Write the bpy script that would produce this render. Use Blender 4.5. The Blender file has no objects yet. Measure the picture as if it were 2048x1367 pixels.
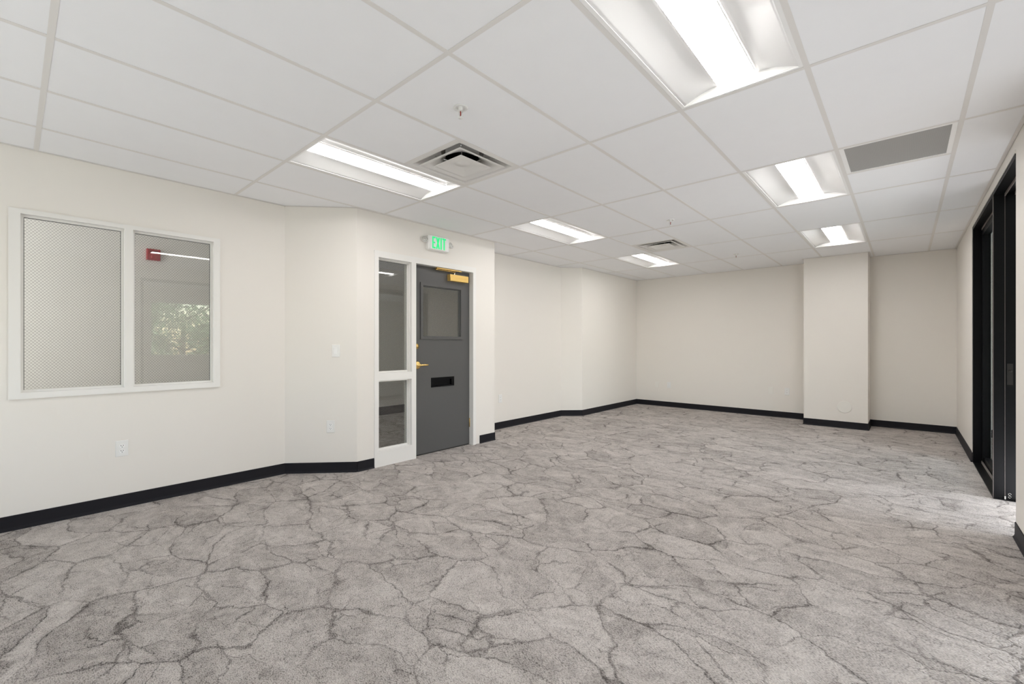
import bpy, bmesh, math, random
from mathutils import Vector, Matrix
R = math.radians
C = bpy.context.scene.collection
SC = bpy.context.scene
random.seed(7)

# ------------------------------------------------------------------ camera, world, sun, exposure
YAW, EYE = 0.7249, 1.2565
cam_data = bpy.data.cameras.new('camera')
cam = bpy.data.objects.new('camera', cam_data); C.objects.link(cam)
cam.location = (0, 0, EYE); cam.rotation_euler = (R(90), 0, YAW)
cam_data.sensor_width = 36; cam_data.lens = 887.7 / 2048 * 36
cam_data.shift_y = 4.3 / 2048
cam_data.clip_start = 0.02
SC.camera = cam
SC.view_settings.view_transform = 'Standard'
try: SC.view_settings.look = 'None'
except Exception: pass
SC.view_settings.gamma = 1; SC.view_settings.use_curve_mapping = False
SC.view_settings.exposure = 0.95
SC.cycles.max_bounces = 10; SC.cycles.diffuse_bounces = 6; SC.cycles.transparent_max_bounces = 16
SC.cycles.sample_clamp_indirect = 6

LAMP = 10.0            # radiance of the troffer lenses
LAMP_COL = (1.0, 0.972, 0.955)
w = bpy.data.worlds.new('sky'); SC.world = w; w.use_nodes = True
nt = w.node_tree; bg = nt.nodes['Background']
sky = nt.nodes.new('ShaderNodeTexSky'); sky.sky_type = 'NISHITA'
sky.sun_disc = False; sky.sun_elevation = R(48); sky.sun_rotation = R(60); sky.air_density = 1.2
nt.links.new(sky.outputs[0], bg.inputs[0]); bg.inputs[1].default_value = 0.55
sun_d = bpy.data.lights.new('sun', 'SUN'); sun_d.energy = 10; sun_d.angle = R(0.6); sun_d.color = (1, .98, .95)
sun = bpy.data.objects.new('sun', sun_d); C.objects.link(sun); sun.rotation_euler = (R(12), R(-42), 0)   # from the west, high over the roof
def area(name, loc, rot, sx, sy, power, col):
    d = bpy.data.lights.new(name, 'AREA'); d.shape = 'RECTANGLE'; d.size = sx; d.size_y = sy; d.energy = power; d.color = col
    o = bpy.data.objects.new(name, d); C.objects.link(o); o.location = loc; o.rotation_euler = rot
    return o
# added fill lamps, out of view, and daylight from the office window
area('fill_rear', (-2.1, -1.7, 0.10), (R(175), 0, 0), 3.2, 1.6, 20, (0.95, 0.97, 1.0))      # added uplight behind the camera, brightens the near ceiling
area('fill_doorway', (0.80, 4.83, 0.12), (R(140), 0, R(90)), 0.85, 0.6, 7, (0.95, 0.97, 1.0))      # added uplight in the doorway, brightens the ceiling
area('fill_opening', (0.80, 2.32, 0.12), (R(145), 0, R(90)), 1.6, 0.6, 13, (0.95, 0.97, 1.0))  # added uplight behind the second opening, for the ceiling
area('daylight_office', (4.1, 5.2, 1.6), (R(90), 0, R(90)), 2.2, 1.4, 46, (0.90, 0.95, 1.0))
area('fill_corridor', (-5.85, -1.9, 1.7), (R(90), 0, 0), 1.6, 1.6, 30, (0.91, 0.95, 1.0))  # added lamp at the closed corridor end, cool wash on its wall

# ------------------------------------------------------------------ node helpers and materials
def mat(name):
    m = bpy.data.materials.new(name); m.use_nodes = True
    n = m.node_tree; b = n.nodes['Principled BSDF']
    return m, n, b
def nd(n, t, **kw):
    x = n.nodes.new(t)
    for k, v in kw.items():
        if k.startswith('i_'):
            key = k[2:]
            x.inputs[int(key) if key.isdigit() else key].default_value = v
        else: setattr(x, k, v)
    return x
def paint(name, col, rough=0.5, spec=0.35, bump=0.0, bscale=400, var=0.0, vscale=3.0, metal=0.0):
    m, n, b = mat(name)
    b.inputs['Base Color'].default_value = (*col, 1); b.inputs['Roughness'].default_value = rough
    b.inputs['Specular IOR Level'].default_value = spec; b.inputs['Metallic'].default_value = metal
    tc = nd(n, 'ShaderNodeTexCoord')
    if bump:
        ns = nd(n, 'ShaderNodeTexNoise', i_Scale=bscale, i_Detail=2.0)
        n.links.new(tc.outputs['Object'], ns.inputs['Vector'])
        bp = nd(n, 'ShaderNodeBump', i_Strength=bump, i_Distance=0.001)
        n.links.new(ns.outputs['Fac'], bp.inputs['Height']); n.links.new(bp.outputs[0], b.inputs['Normal'])
    if var:
        n2 = nd(n, 'ShaderNodeTexNoise', i_Scale=vscale, i_Detail=4.0)
        n.links.new(tc.outputs['Object'], n2.inputs['Vector'])
        mx = nd(n, 'ShaderNodeMix', data_type='RGBA')
        mx.inputs[6].default_value = (*[c * (1 - var) for c in col], 1); mx.inputs[7].default_value = (*[min(1, c * (1 + var)) for c in col], 1)
        n.links.new(n2.outputs['Fac'], mx.inputs[0]); n.links.new(mx.outputs[2], b.inputs['Base Color'])
    return m
def emit(name, col, strength, base=(0.8, 0.8, 0.8)):
    m, n, b = mat(name)
    b.inputs['Base Color'].default_value = (*base, 1)
    b.inputs['Emission Color'].default_value = (*col, 1); b.inputs['Emission Strength'].default_value = strength
    return m
def glass(name, tint, ior):
    m, n, b = mat(name); n.nodes.remove(b)
    out = n.nodes['Material Output']
    tr = nd(n, 'ShaderNodeBsdfTransparent'); tr.inputs[0].default_value = (*tint, 1)
    gl = nd(n, 'ShaderNodeBsdfGlossy'); gl.inputs['Roughness'].default_value = 0.0
    fr = nd(n, 'ShaderNodeFresnel', i_IOR=ior)
    geo = nd(n, 'ShaderNodeNewGeometry')
    inv = nd(n, 'ShaderNodeMath', operation='SUBTRACT'); inv.inputs[0].default_value = 1.0
    n.links.new(geo.outputs['Backfacing'], inv.inputs[1])
    mul = nd(n, 'ShaderNodeMath', operation='MULTIPLY')      # both faces' reflection is taken at the face the ray enters
    n.links.new(fr.outputs[0], mul.inputs[0]); n.links.new(inv.outputs[0], mul.inputs[1])
    mix = nd(n, 'ShaderNodeMixShader')
    n.links.new(mul.outputs[0], mix.inputs[0]); n.links.new(tr.outputs[0], mix.inputs[1]); n.links.new(gl.outputs[0], mix.inputs[2])
    n.links.new(mix.outputs[0], out.inputs['Surface'])
    return m

M = {}
M['wall'] = paint('wall_paint', (0.862, 0.826, 0.776), 0.45, 0.3, bump=0.10, bscale=260)
M['trim'] = paint('white_trim_paint', (0.865, 0.85, 0.82), 0.32, 0.45, bump=0.03, bscale=120)
M['tile'] = paint('ceiling_tile_board', (0.92, 0.925, 0.94), 0.9, 0.15, bump=0.25, bscale=500, var=0.012, vscale=8)
M['tee'] = paint('tee_enamel', (0.80, 0.78, 0.755), 0.4, 0.4)
M['slab'] = paint('deck_concrete', (0.35, 0.34, 0.33), 0.9, 0.2, var=0.15)
M['base'] = paint('baseboard_rubber', (0.014, 0.0133, 0.017), 0.55, 0.18, bump=0.04, bscale=90)
M['fixture'] = paint('fixture_enamel', (0.94, 0.935, 0.925), 0.38, 0.4)
M['lens'] = emit('lens_light', LAMP_COL, LAMP)
M['diffuser'] = paint('diffuser_enamel', (0.80, 0.785, 0.76), 0.28, 0.5)
M['throat_shade'] = paint('throat_shade_black', (0.02, 0.02, 0.02), 0.8, 0.2)  # black for the shade up inside the diffuser throat
M['plate'] = paint('device_plastic', (0.86, 0.855, 0.835), 0.3, 0.5)
M['slot'] = paint('slot_dark', (0.02, 0.018, 0.016), 0.7, 0.2)
M['door'] = paint('door_grey_paint', (0.098, 0.097, 0.096), 0.38, 0.45, bump=0.05, bscale=60, var=0.03)
M['black'] = paint('black_aluminium', (0.0035, 0.0035, 0.004), 0.45, 0.12)
M['track'] = paint('track_aluminium', (0.55, 0.53, 0.50), 0.35, 0.5, metal=0.7)
M['darktrim'] = paint('brown_track_highlight', (0.16, 0.13, 0.12), 0.4, 0.5)  # head track, and the highlight coloured onto the post edge
M['brass'] = paint('polished_brass', (0.86, 0.60, 0.22), 0.22, 0.5, metal=1.0, bump=0.03, bscale=80)
M['brass2'] = paint('brushed_brass', (0.80, 0.54, 0.17), 0.42, 0.5, metal=0.55)
M['chrome'] = paint('chrome', (0.75, 0.75, 0.74), 0.15, 0.5, metal=1.0)
M['lampglass'] = paint('lamp_reflector', (0.7, 0.69, 0.66), 0.2, 0.6, metal=0.8)
M['green'] = emit('exit_green', (0.015, 0.80, 0.26), 0.40, (0.02, 0.4, 0.12))
M['red'] = paint('alarm_red', (0.42, 0.012, 0.02), 0.35, 0.45)
M['bulb'] = paint('bulb_red_liquid', (0.35, 0.03, 0.015), 0.1, 0.6)
M['glass'] = glass('pane_glass', (0.90, 0.91, 0.89), 1.85)
M['clear'] = glass('door_glass', (0.93, 0.95, 0.94), 1.5)
M['wire'] = paint('wire_steel', (0.10, 0.085, 0.075), 0.5, 0.4)
M['gasket'] = paint('glazing_gasket', (0.05, 0.05, 0.048), 0.6, 0.3)
M['bark'] = paint('bark', (0.10, 0.07, 0.05), 0.9, 0.1, var=0.3, vscale=10)
M['leaf'] = paint('leaves', (0.21, 0.30, 0.15), 0.6, 0.3, var=0.4, vscale=2)
M['lawn'] = paint('lawn', (0.10, 0.15, 0.05), 0.95, 0.1, var=0.4, vscale=4)

def perforated():
    m, n, b = mat('perforated_grey')
    tc = nd(n, 'ShaderNodeTexCoord')
    v = nd(n, 'ShaderNodeTexVoronoi', i_Scale=210.0, i_Randomness=0.0)
    n.links.new(tc.outputs['Object'], v.inputs['Vector'])
    cr = nd(n, 'ShaderNodeValToRGB')
    cr.color_ramp.elements[0].position = 0.28; cr.color_ramp.elements[0].color = (0.33, 0.325, 0.315, 1)
    cr.color_ramp.elements[1].position = 0.34; cr.color_ramp.elements[1].color = (0.39, 0.385, 0.372, 1)
    n.links.new(v.outputs['Distance'], cr.inputs[0]); n.links.new(cr.outputs[0], b.inputs['Base Color'])
    b.inputs['Roughness'].default_value = 0.55
    return m
M['perf'] = perforated()

def carpet():
    m, n, b = mat('crackle_carpet')
    L = n.links.new
    geo = nd(n, 'ShaderNodeNewGeometry')
    def noise(vec, scale, detail=3.0, rough=0.5, out='Fac'):
        x = nd(n, 'ShaderNodeTexNoise', i_Scale=scale, i_Detail=detail, i_Roughness=rough); L(vec, x.inputs['Vector']); return x.outputs[out]
    def math_(op, a, c=None, clamp=False):
        x = nd(n, 'ShaderNodeMath', operation=op, use_clamp=clamp)
        for i, q in enumerate((a, c)):
            if q is None: continue
            if isinstance(q, (int, float)): x.inputs[i].default_value = q
            else: L(q, x.inputs[i])
        return x.outputs[0]
    def vmath(op, a, c=None, s=None):
        x = nd(n, 'ShaderNodeVectorMath', operation=op)
        for i, q in enumerate((a, c)):
            if q is None: continue
            if isinstance(q, tuple): x.inputs[i].default_value = q
            else: L(q, x.inputs[i])
        if s is not None: x.inputs['Scale'].default_value = s
        return x.outputs[0]
    def ramp(v, lo, hi, a=0.0, c=1.0):
        x = nd(n, 'ShaderNodeMapRange', interpolation_type='SMOOTHSTEP')
        L(v, x.inputs[0]); x.inputs[1].default_value = lo; x.inputs[2].default_value = hi; x.inputs[3].default_value = a; x.inputs[4].default_value = c
        return x.outputs[0]
    P = geo.outputs['Position']
    wv = vmath('SCALE', vmath('SUBTRACT', noise(P, 1.7, 2.0, 0.5, 'Color'), (0.5, 0.5, 0.5)), s=0.38)
    wv2 = vmath('SCALE', vmath('SUBTRACT', noise(P, 11.0, 3.0, 0.6, 'Color'), (0.5, 0.5, 0.5)), s=0.075)
    wv3 = vmath('SCALE', vmath('SUBTRACT', noise(P, 48.0, 2.0, 0.6, 'Color'), (0.5, 0.5, 0.5)), s=0.022)
    PW = vmath('ADD', vmath('ADD', vmath('ADD', P, wv), wv2), wv3)
    def vor(vec, scale, feature, rot=0.0, sc=(1, 1, 1), loc=(0, 0, 0)):
        mp = nd(n, 'ShaderNodeMapping'); mp.inputs['Rotation'].default_value = (0, 0, rot); mp.inputs['Scale'].default_value = sc; mp.inputs['Location'].default_value = loc
        L(vec, mp.inputs['Vector'])
        x = nd(n, 'ShaderNodeTexVoronoi', feature=feature, voronoi_dimensions='2D', i_Scale=scale); L(mp.outputs[0], x.inputs['Vector'])
        return x
    a_rot, a_sc = 0.5, (1.0, 1.55, 1)
    e1 = vor(PW, 2.35, 'DISTANCE_TO_EDGE', a_rot, a_sc).outputs['Distance']
    c1 = vor(PW, 2.35, 'F1', a_rot, a_sc).outputs['Color']
    e2 = vor(PW, 3.9, 'DISTANCE_TO_EDGE', -0.7, (1, 1.7, 1), (3.1, 1.7, 0)).outputs['Distance']
    c2 = vor(PW, 3.9, 'F1', -0.7, (1, 1.7, 1), (3.1, 1.7, 0)).outputs['Color']
    e3 = vor(PW, 8.5, 'DISTANCE_TO_EDGE', 0.3, (1, 1.5, 1), (1.1, 5.7, 0)).outputs['Distance']
    mk1 = ramp(noise(P, 2.2, 3.0), 0.30, 0.56); mk2 = ramp(noise(vmath('ADD', P, (9, 4, 0)), 2.7, 3.0), 0.46, 0.60); mk3 = ramp(noise(vmath('ADD', P, (3, 14, 0)), 3.2, 3.0), 0.50, 0.66)
    wd = ramp(noise(vmath('ADD', P, (5, 1, 0)), 5.0, 2.0), 0.3, 0.7, 0.014, 0.046)
    def crack(e, mask, w, k):
        d = nd(n, 'ShaderNodeMapRange', interpolation_type='SMOOTHSTEP'); L(e, d.inputs[0]); L(math_('MULTIPLY', wd, w*0.22), d.inputs[1])
        L(math_('MULTIPLY', wd, w), d.inputs[2]); d.inputs[3].default_value = 1.0; d.inputs[4].default_value = 0.0
        return math_('MULTIPLY', math_('MULTIPLY', d.outputs[0], mask), k)
    ck = math_('MAXIMUM', math_('MAXIMUM', crack(e1, mk1, 1.0, 1.0), crack(e2, mk2, 1.2, 0.9)), crack(e3, mk3, 1.7, 0.6))
    # soft dark halo on one side of the veins, like dye bleeding out of them
    halo = math_('MULTIPLY', ramp(e1, 0.0, 0.13, 1.0, 0.0), ramp(noise(vmath('ADD', P, (2, 8, 0)), 3.0, 2.0), 0.5, 0.7))
    sep = nd(n, 'ShaderNodeSeparateColor'); L(c1, sep.inputs[0]); sep2 = nd(n, 'ShaderNodeSeparateColor'); L(c2, sep2.inputs[0])
    tone = math_('ADD', math_('MULTIPLY', sep.outputs[0], 0.17), math_('MULTIPLY', sep2.outputs[0], 0.13))
    mpb = nd(n, 'ShaderNodeMapping'); mpb.inputs['Rotation'].default_value = (0, 0, 0.55); mpb.inputs['Scale'].default_value = (1.0, 1.6, 1.0); L(PW, mpb.inputs['Vector'])
    blot = noise(mpb.outputs[0], 7.5, 7.0, 0.68); fine = noise(P, 42.0, 6.0, 0.75)
    wisp = ramp(noise(vmath('ADD', PW, (1, 6, 0)), 17.0, 4.0, 0.62), 0.50, 0.72)
    speck = ramp(noise(vmath('ADD', P, (7, 2, 0)), 30.0, 3.0, 0.6), 0.60, 0.74)
    # loops of the pile: two diagonal weaves, one per patch
    la = vor(P, 185.0, 'F1', 0.9, (0.62, 1.25, 1)).outputs['Distance']; lb = vor(P, 185.0, 'F1', -0.75, (0.62, 1.25, 1)).outputs['Distance']
    pick = ramp(noise(P, 1.3, 1.0), 0.47, 0.53)
    lm = nd(n, 'ShaderNodeMix'); L(pick, lm.inputs[0]); L(la, lm.inputs[2]); L(lb, lm.inputs[3])
    loop = lm.outputs[0]
    v = math_('ADD', 0.53, tone)
    v = math_('ADD', v, math_('MULTIPLY', math_('SUBTRACT', blot, 0.5), 0.95))
    v = math_('ADD', v, math_('MULTIPLY', math_('SUBTRACT', fine, 0.5), 0.75))
    v = math_('SUBTRACT', v, math_('MULTIPLY', math_('SUBTRACT', loop, 0.42), 0.72))
    v = math_('SUBTRACT', v, math_('MULTIPLY', halo, 0.17))
    v = math_('SUBTRACT', v, math_('MULTIPLY', speck, 0.13))
    v = math_('SUBTRACT', v, math_('MULTIPLY', wisp, 0.15))
    v = math_('SUBTRACT', v, math_('MULTIPLY', ck, 0.37))
    cr = nd(n, 'ShaderNodeValToRGB')
    el = cr.color_ramp.elements
    el[0].position = 0.0; el[0].color = (0.10, 0.09, 0.083, 1)
    el[1].position = 1.0; el[1].color = (0.66, 0.615, 0.58, 1)
    e = el.new(0.5); e.color = (0.375, 0.342, 0.32, 1)
    L(v, cr.inputs[0]); L(cr.outputs[0], b.inputs['Base Color'])
    b.inputs['Roughness'].default_value = 0.95; b.inputs['Specular IOR Level'].default_value = 0.1
    h = math_('SUBTRACT', math_('SUBTRACT', math_('MULTIPLY', fine, 0.5), loop), math_('MULTIPLY', ck, 0.9))
    bp = nd(n, 'ShaderNodeBump', i_Strength=0.8, i_Distance=0.004); L(h, bp.inputs['Height']); L(bp.outputs[0], b.inputs['Normal'])
    return m
M['carpet'] = carpet()

# ------------------------------------------------------------------ mesh builder
class MB:
    def __init__(s): s.v = []; s.f = []; s.m = []; s.smooth = []
    def add(s, vs, fs, mi=0, sm=False, T=None):
        o = len(s.v)
        s.v += [tuple(T @ Vector(p)) if T else tuple(p) for p in vs]
        for f in fs: s.f.append(tuple(o + i for i in f)); s.m.append(mi); s.smooth.append(sm)
        return s
    def box(s, a, b, mi=0, T=None):
        (x0, y0, z0), (x1, y1, z1) = [min(p, q) for p, q in zip(a, b)], [max(p, q) for p, q in zip(a, b)]
        vs = [(x0,y0,z0),(x1,y0,z0),(x1,y1,z0),(x0,y1,z0),(x0,y0,z1),(x1,y0,z1),(x1,y1,z1),(x0,y1,z1)]
        return s.add(vs, [(0,3,2,1),(4,5,6,7),(0,1,5,4),(1,2,6,5),(2,3,7,6),(3,0,4,7)], mi, False, T)
    def prism(s, poly, z0, z1, mi=0, T=None):      # poly counter-clockwise in XY
        n = len(poly)
        vs = [(x, y, z0) for x, y in poly] + [(x, y, z1) for x, y in poly]
        fs = [tuple(reversed(range(n))), tuple(range(n, 2*n))] + [(i, (i+1) % n, n + (i+1) % n, n + i) for i in range(n)]
        return s.add(vs, fs, mi, False, T)
    def plate(s, w, h, d, ch, mi=0, T=None):       # wall plate in XZ, back at y=0, chamfered front at y=-d
        W, H = w/2, h/2
        ring = lambda q, y: [(-W+q, y, -H+q), (W-q, y, -H+q), (W-q, y, H-q), (-W+q, y, H-q)]
        vs = ring(0, 0) + ring(0, -d+ch) + ring(ch, -d)
        fs = [(0,1,5,4),(1,2,6,5),(2,3,7,6),(3,0,4,7),(4,5,9,8),(5,6,10,9),(6,7,11,10),(7,4,8,11),(8,9,10,11),(3,2,1,0)]
        return s.add(vs, fs, mi, False, T)
    def lathe(s, prof, n=24, mi=0, T=None, sm=True):   # prof: (r, z) bottom to top
        vs, fs = [], []
        for r, z in prof:
            for k in range(n):
                a = 2*math.pi*k/n; vs.append((r*math.cos(a), r*math.sin(a), z))
        for j in range(len(prof)-1):
            for k in range(n):
                fs.append((j*n+k, j*n+(k+1) % n, (j+1)*n+(k+1) % n, (j+1)*n+k))
        s.add(vs, fs, mi, sm, T)
        o = []
        if prof[0][0] > 1e-6: s.add([vs[k] for k in range(n)], [tuple(reversed(range(n)))], mi, False, T)
        if prof[-1][0] > 1e-6: s.add([vs[(len(prof)-1)*n+k] for k in range(n)], [tuple(range(n))], mi, False, T)
        return s
    def tube(s, pts, r, n=8, mi=0, T=None):
        pts = [Vector(p) for p in pts]; vs, fs = [], []
        for i, p in enumerate(pts):
            d = (pts[min(i+1, len(pts)-1)] - pts[max(i-1, 0)]).normalized()
            up = Vector((0, 0, 1)) if abs(d.z) < 0.9 else Vector((1, 0, 0))
            u = d.cross(up).normalized(); v = d.cross(u)
            rr = r[i] if isinstance(r, (list, tuple)) else r
            for k in range(n):
                a = 2*math.pi*k/n; vs.append(tuple(p + u*math.cos(a)*rr + v*math.sin(a)*rr))
        for i in range(len(pts)-1):
            for k in range(n): fs.append((i*n+k, i*n+(k+1) % n, (i+1)*n+(k+1) % n, (i+1)*n+k))
        fs.append(tuple(reversed(range(n)))); fs.append(tuple(range((len(pts)-1)*n, len(pts)*n)))
        return s.add(vs, fs, mi, n > 4, T)
    def loft(s, rings, mi=0, T=None, closed=True, sm=False, caps=False):
        n = len(rings[0]); vs = [p for r in rings for p in r]; fs = []
        for j in range(len(rings)-1):
            for k in range(n if closed else n-1): fs.append((j*n+k, j*n+(k+1) % n, (j+1)*n+(k+1) % n, (j+1)*n+k))
        if caps: fs.append(tuple(reversed(range(n)))); fs.append(tuple(range((len(rings)-1)*n, len(rings)*n)))
        return s.add(vs, fs, mi, sm, T)
def obj(name, mb, mats, parent=None, loc=None, rz=None, **props):
    me = bpy.data.meshes.new(name); me.from_pydata(mb.v, [], mb.f); me.update()
    for m in (mats if isinstance(mats, (list, tuple)) else [mats]): me.materials.append(m)
    for p, mi, sm in zip(me.polygons, mb.m, mb.smooth): p.material_index = mi; p.use_smooth = sm
    bm = bmesh.new(); bm.from_mesh(me); bmesh.ops.recalc_face_normals(bm, faces=bm.faces); bm.to_mesh(me); bm.free()
    o = bpy.data.objects.new(name, me); C.objects.link(o)
    if parent: o.parent = parent
    if loc: o.location = loc
    if rz is not None: o.rotation_euler = (0, 0, rz)
    for k, v in props.items(): o[k] = v
    return o
def empty(name, loc, rz=0, **props):
    o = bpy.data.objects.new(name, None); C.objects.link(o); o.empty_display_size = 0.05
    o.location = loc; o.rotation_euler = (0, 0, rz)
    for k, v in props.items(): o[k] = v
    return o
def dup(root, loc, rz=None, **props):
    r = root.copy(); C.objects.link(r); r.location = loc
    if rz is not None: r.rotation_euler = (0, 0, rz)
    for k, v in props.items(): r[k] = v
    for ch in list(root.children):
        c = ch.copy(); C.objects.link(c); c.parent = r
        for g in list(ch.children):
            d = g.copy(); C.objects.link(d); d.parent = c
    return r
def copy_part(o, parent, loc=None, rot=None):
    c = o.copy(); C.objects.link(c); c.parent = parent
    if loc is not None: c.location = loc
    if rot is not None: c.rotation_euler = rot
    return c
ST = dict(kind='structure')

# ------------------------------------------------------------------ room outline
XL, XD, XR = -4.515, -4.04, 0.54          # alcove/left wall, door wall, right wall faces
XF = -4.25                                # far stretch of the left wall
YA, YB, YC, YD, YE, YK = 1.765, 2.26, 4.215, 6.385, 6.655, 8.77
YR = -3.0                                 # rear wall (behind the camera)
H = 2.595; TOP = 2.85
PX0, PX1, PY = -1.195, -0.405, 8.27       # pillar
T = 0.11

obj('floor', MB().box((-7.1, -3.2, -0.12), (4.4, 9.0, 0.0)), M['carpet'], **ST)
ceiling = obj('ceiling', MB().box((-7.1, -3.2, TOP), (4.4, 9.0, TOP+0.15)), M['slab'], **ST)

# walls
WY0, WY1, WZ0, WZ1 = 0.033, 1.180, 0.916, 2.155        # rough opening of the left window
b = MB().box((XL-T, YR-0.12, 0), (XL, WY0, TOP)).box((XL-T, WY1, 0), (XL, YA+0.045, TOP)).box((XL-T, WY0, 0), (XL, WY1, WZ0)).box((XL-T, WY0, WZ1), (XL, WY1, TOP))
obj('wall_left', b, M['wall'], **ST)
def wall_poly(name, poly): return obj(name, MB().prism(poly, 0, TOP), M['wall'], **ST)
s = T*0.7071
wall_poly('wall_angled', [(XL, YA), (XD, YB), (XD-s, YB+s), (XL-s, YA+s)])
DY0, DY1, DZ1 = 2.462, 3.862, 2.195                      # rough opening for sidelight and door
b = MB().box((XD-T, YB, 0), (XD, DY0, TOP)).box((XD-T, DY1, 0), (XD, YC, TOP)).box((XD-T, DY0, DZ1), (XD, DY1, TOP))
obj('wall_entry', b, M['wall'], **ST)
wall_poly('wall_return', [(XL-T, YC-T), (XD-T, YC-T), (XD-T, YC), (XL-T, YC)])
obj('wall_alcove', MB().box((XL-T, YC, 0), (XL, YD+0.045, TOP)), M['wall'], **ST)
wall_poly('wall_corner', [(XL, YD), (XF, YE), (XF-s, YE+s), (XL-s, YD+s)])
obj('wall_far_left', MB().box((XF-T, YE, 0), (XF, YK, TOP)), M['wall'], **ST)
obj('wall_back', MB().box((XF-T, YK, 0), (4.4, YK+T, TOP)), M['wall'], **ST)
obj('wall_pillar', MB().box((PX0, PY, 0), (PX1, YK, TOP)), M['wall'], **ST)
# right wall with the sliding-door opening and a second glazed opening beside the camera
SY0, SY1, SZ1 = 4.34, 6.80, 2.50
OY0, OY1, OZ1 = 1.45, 3.20, 2.38
TR = 0.135
b = MB().box((XR, YR-0.12, 0), (XR+TR, OY0, TOP)).box((XR, OY1, 0), (XR+TR, SY0, TOP)).box((XR, SY1, 0), (XR+TR, YK, TOP))
b.box((XR, OY0, OZ1), (XR+TR, OY1, TOP)).box((XR, SY0, SZ1), (XR+TR, SY1, TOP))
obj('wall_right', b, M['wall'], **ST)
# rear wall, with an unseen window added to bring in daylight
RX0, RX1, RZ0, RZ1 = -3.0, -1.2, 1.0, 2.2
b = MB().box((XL-T, YR-0.12, 0), (RX0, YR, TOP)).box((RX1, YR-0.12, 0), (XR+TR, YR, TOP)).box((RX0, YR-0.12, 0), (RX1, YR, RZ0)).box((RX0, YR-0.12, RZ1), (RX1, YR, TOP))
obj('wall_rear', b, M['wall'], **ST)
# corridor beyond the left wall
CX = -6.95
obj('wall_corridor', MB().box((CX-T, -2.0, 0), (CX, 7.2, TOP)), M['wall'], **ST)
obj('wall_corridor_end', MB().box((CX-T, 7.2, 0), (XL-T, 7.3, TOP)).box((CX-T, -2.1, 0), (XL-T, -2.0, TOP)), M['wall'], **ST)
obj('ceiling_corridor', MB().box((CX, -2.0, 2.60), (XL-T, 7.2, 2.62)), M['tile'], **ST)
# office beyond the right wall
EX = 4.2
EW = [(2.15, 4.0, 0.95, 2.30), (4.5, 6.6, 0.95, 2.30)]
b = MB().box((EX, -0.3, 0), (EX+T, EW[0][0], TOP)).box((EX, EW[0][1], 0), (EX+T, EW[1][0], TOP)).box((EX, EW[1][1], 0), (EX+T, YK, TOP))
for y0, y1, z0, z1 in EW: b.box((EX, y0, 0), (EX+T, y1, z0)).box((EX, y0, z1), (EX+T, y1, TOP))
obj('wall_office', b, M['wall'], **ST)
obj('wall_office_end', MB().box((XR+TR, -0.3, 0), (EX, -0.2, TOP)), M['wall'], **ST)
obj('ceiling_office', MB().box((XR+TR, -0.2, 2.64), (EX, YK, 2.66)), M['tile'], **ST)

# baseboards: cove-toed rubber strips along each wall
def baseboard(name, p, q, h=0.10):
    p, q = Vector((*p, 0)), Vector((*q, 0)); d = (q - p); L = d.length; a = math.atan2(d.y, d.x)
    prof = [(0, 0), (-0.016, 0), (-0.0155, 0.003), (-0.009, 0.010), (-0.006, 0.022), (-0.0055, h-0.003), (-0.003, h), (0, h)]
    rings = [[(x, y, z) for y, z in prof] for x in (0, L)]
    return obj(name, MB().loft(rings, caps=True), M['base'], None, p, a, **ST)     # room lies on local -Y
baseboard('baseboard_left', (XL, YR), (XL, YA))
baseboard('baseboard_angled', (XL, YA), (XD, YB))
baseboard('baseboard_entry_near', (XD, YB), (XD, 2.446))
baseboard('baseboard_entry_far', (XD, 3.94), (XD, YC+0.006))
baseboard('baseboard_alcove', (XL, YC), (XL, YD))
baseboard('baseboard_corner', (XL, YD), (XF, YE))
baseboard('baseboard_far_left', (XF, YE), (XF, YK))
baseboard('baseboard_back_left', (XF, YK), (PX0, YK))
baseboard('baseboard_pillar_left', (PX0, YK), (PX0, PY-0.006))
baseboard('baseboard_pillar', (PX0-0.006, PY), (PX1+0.006, PY))
baseboard('baseboard_pillar_right', (PX1, PY-0.006), (PX1, YK))
baseboard('baseboard_back_right', (PX1, YK), (XR, YK))
baseboard('baseboard_right_far', (XR, YK), (XR, SY1))
baseboard('baseboard_right_near', (XR, SY0), (XR, OY1))
baseboard('baseboard_right_rear', (XR, OY0), (XR, YR))
baseboard('baseboard_corridor', (CX, -2.0), (CX, 7.2), 0.145)
baseboard('baseboard_office', (XR+TR, YK), (EX, YK))

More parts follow.
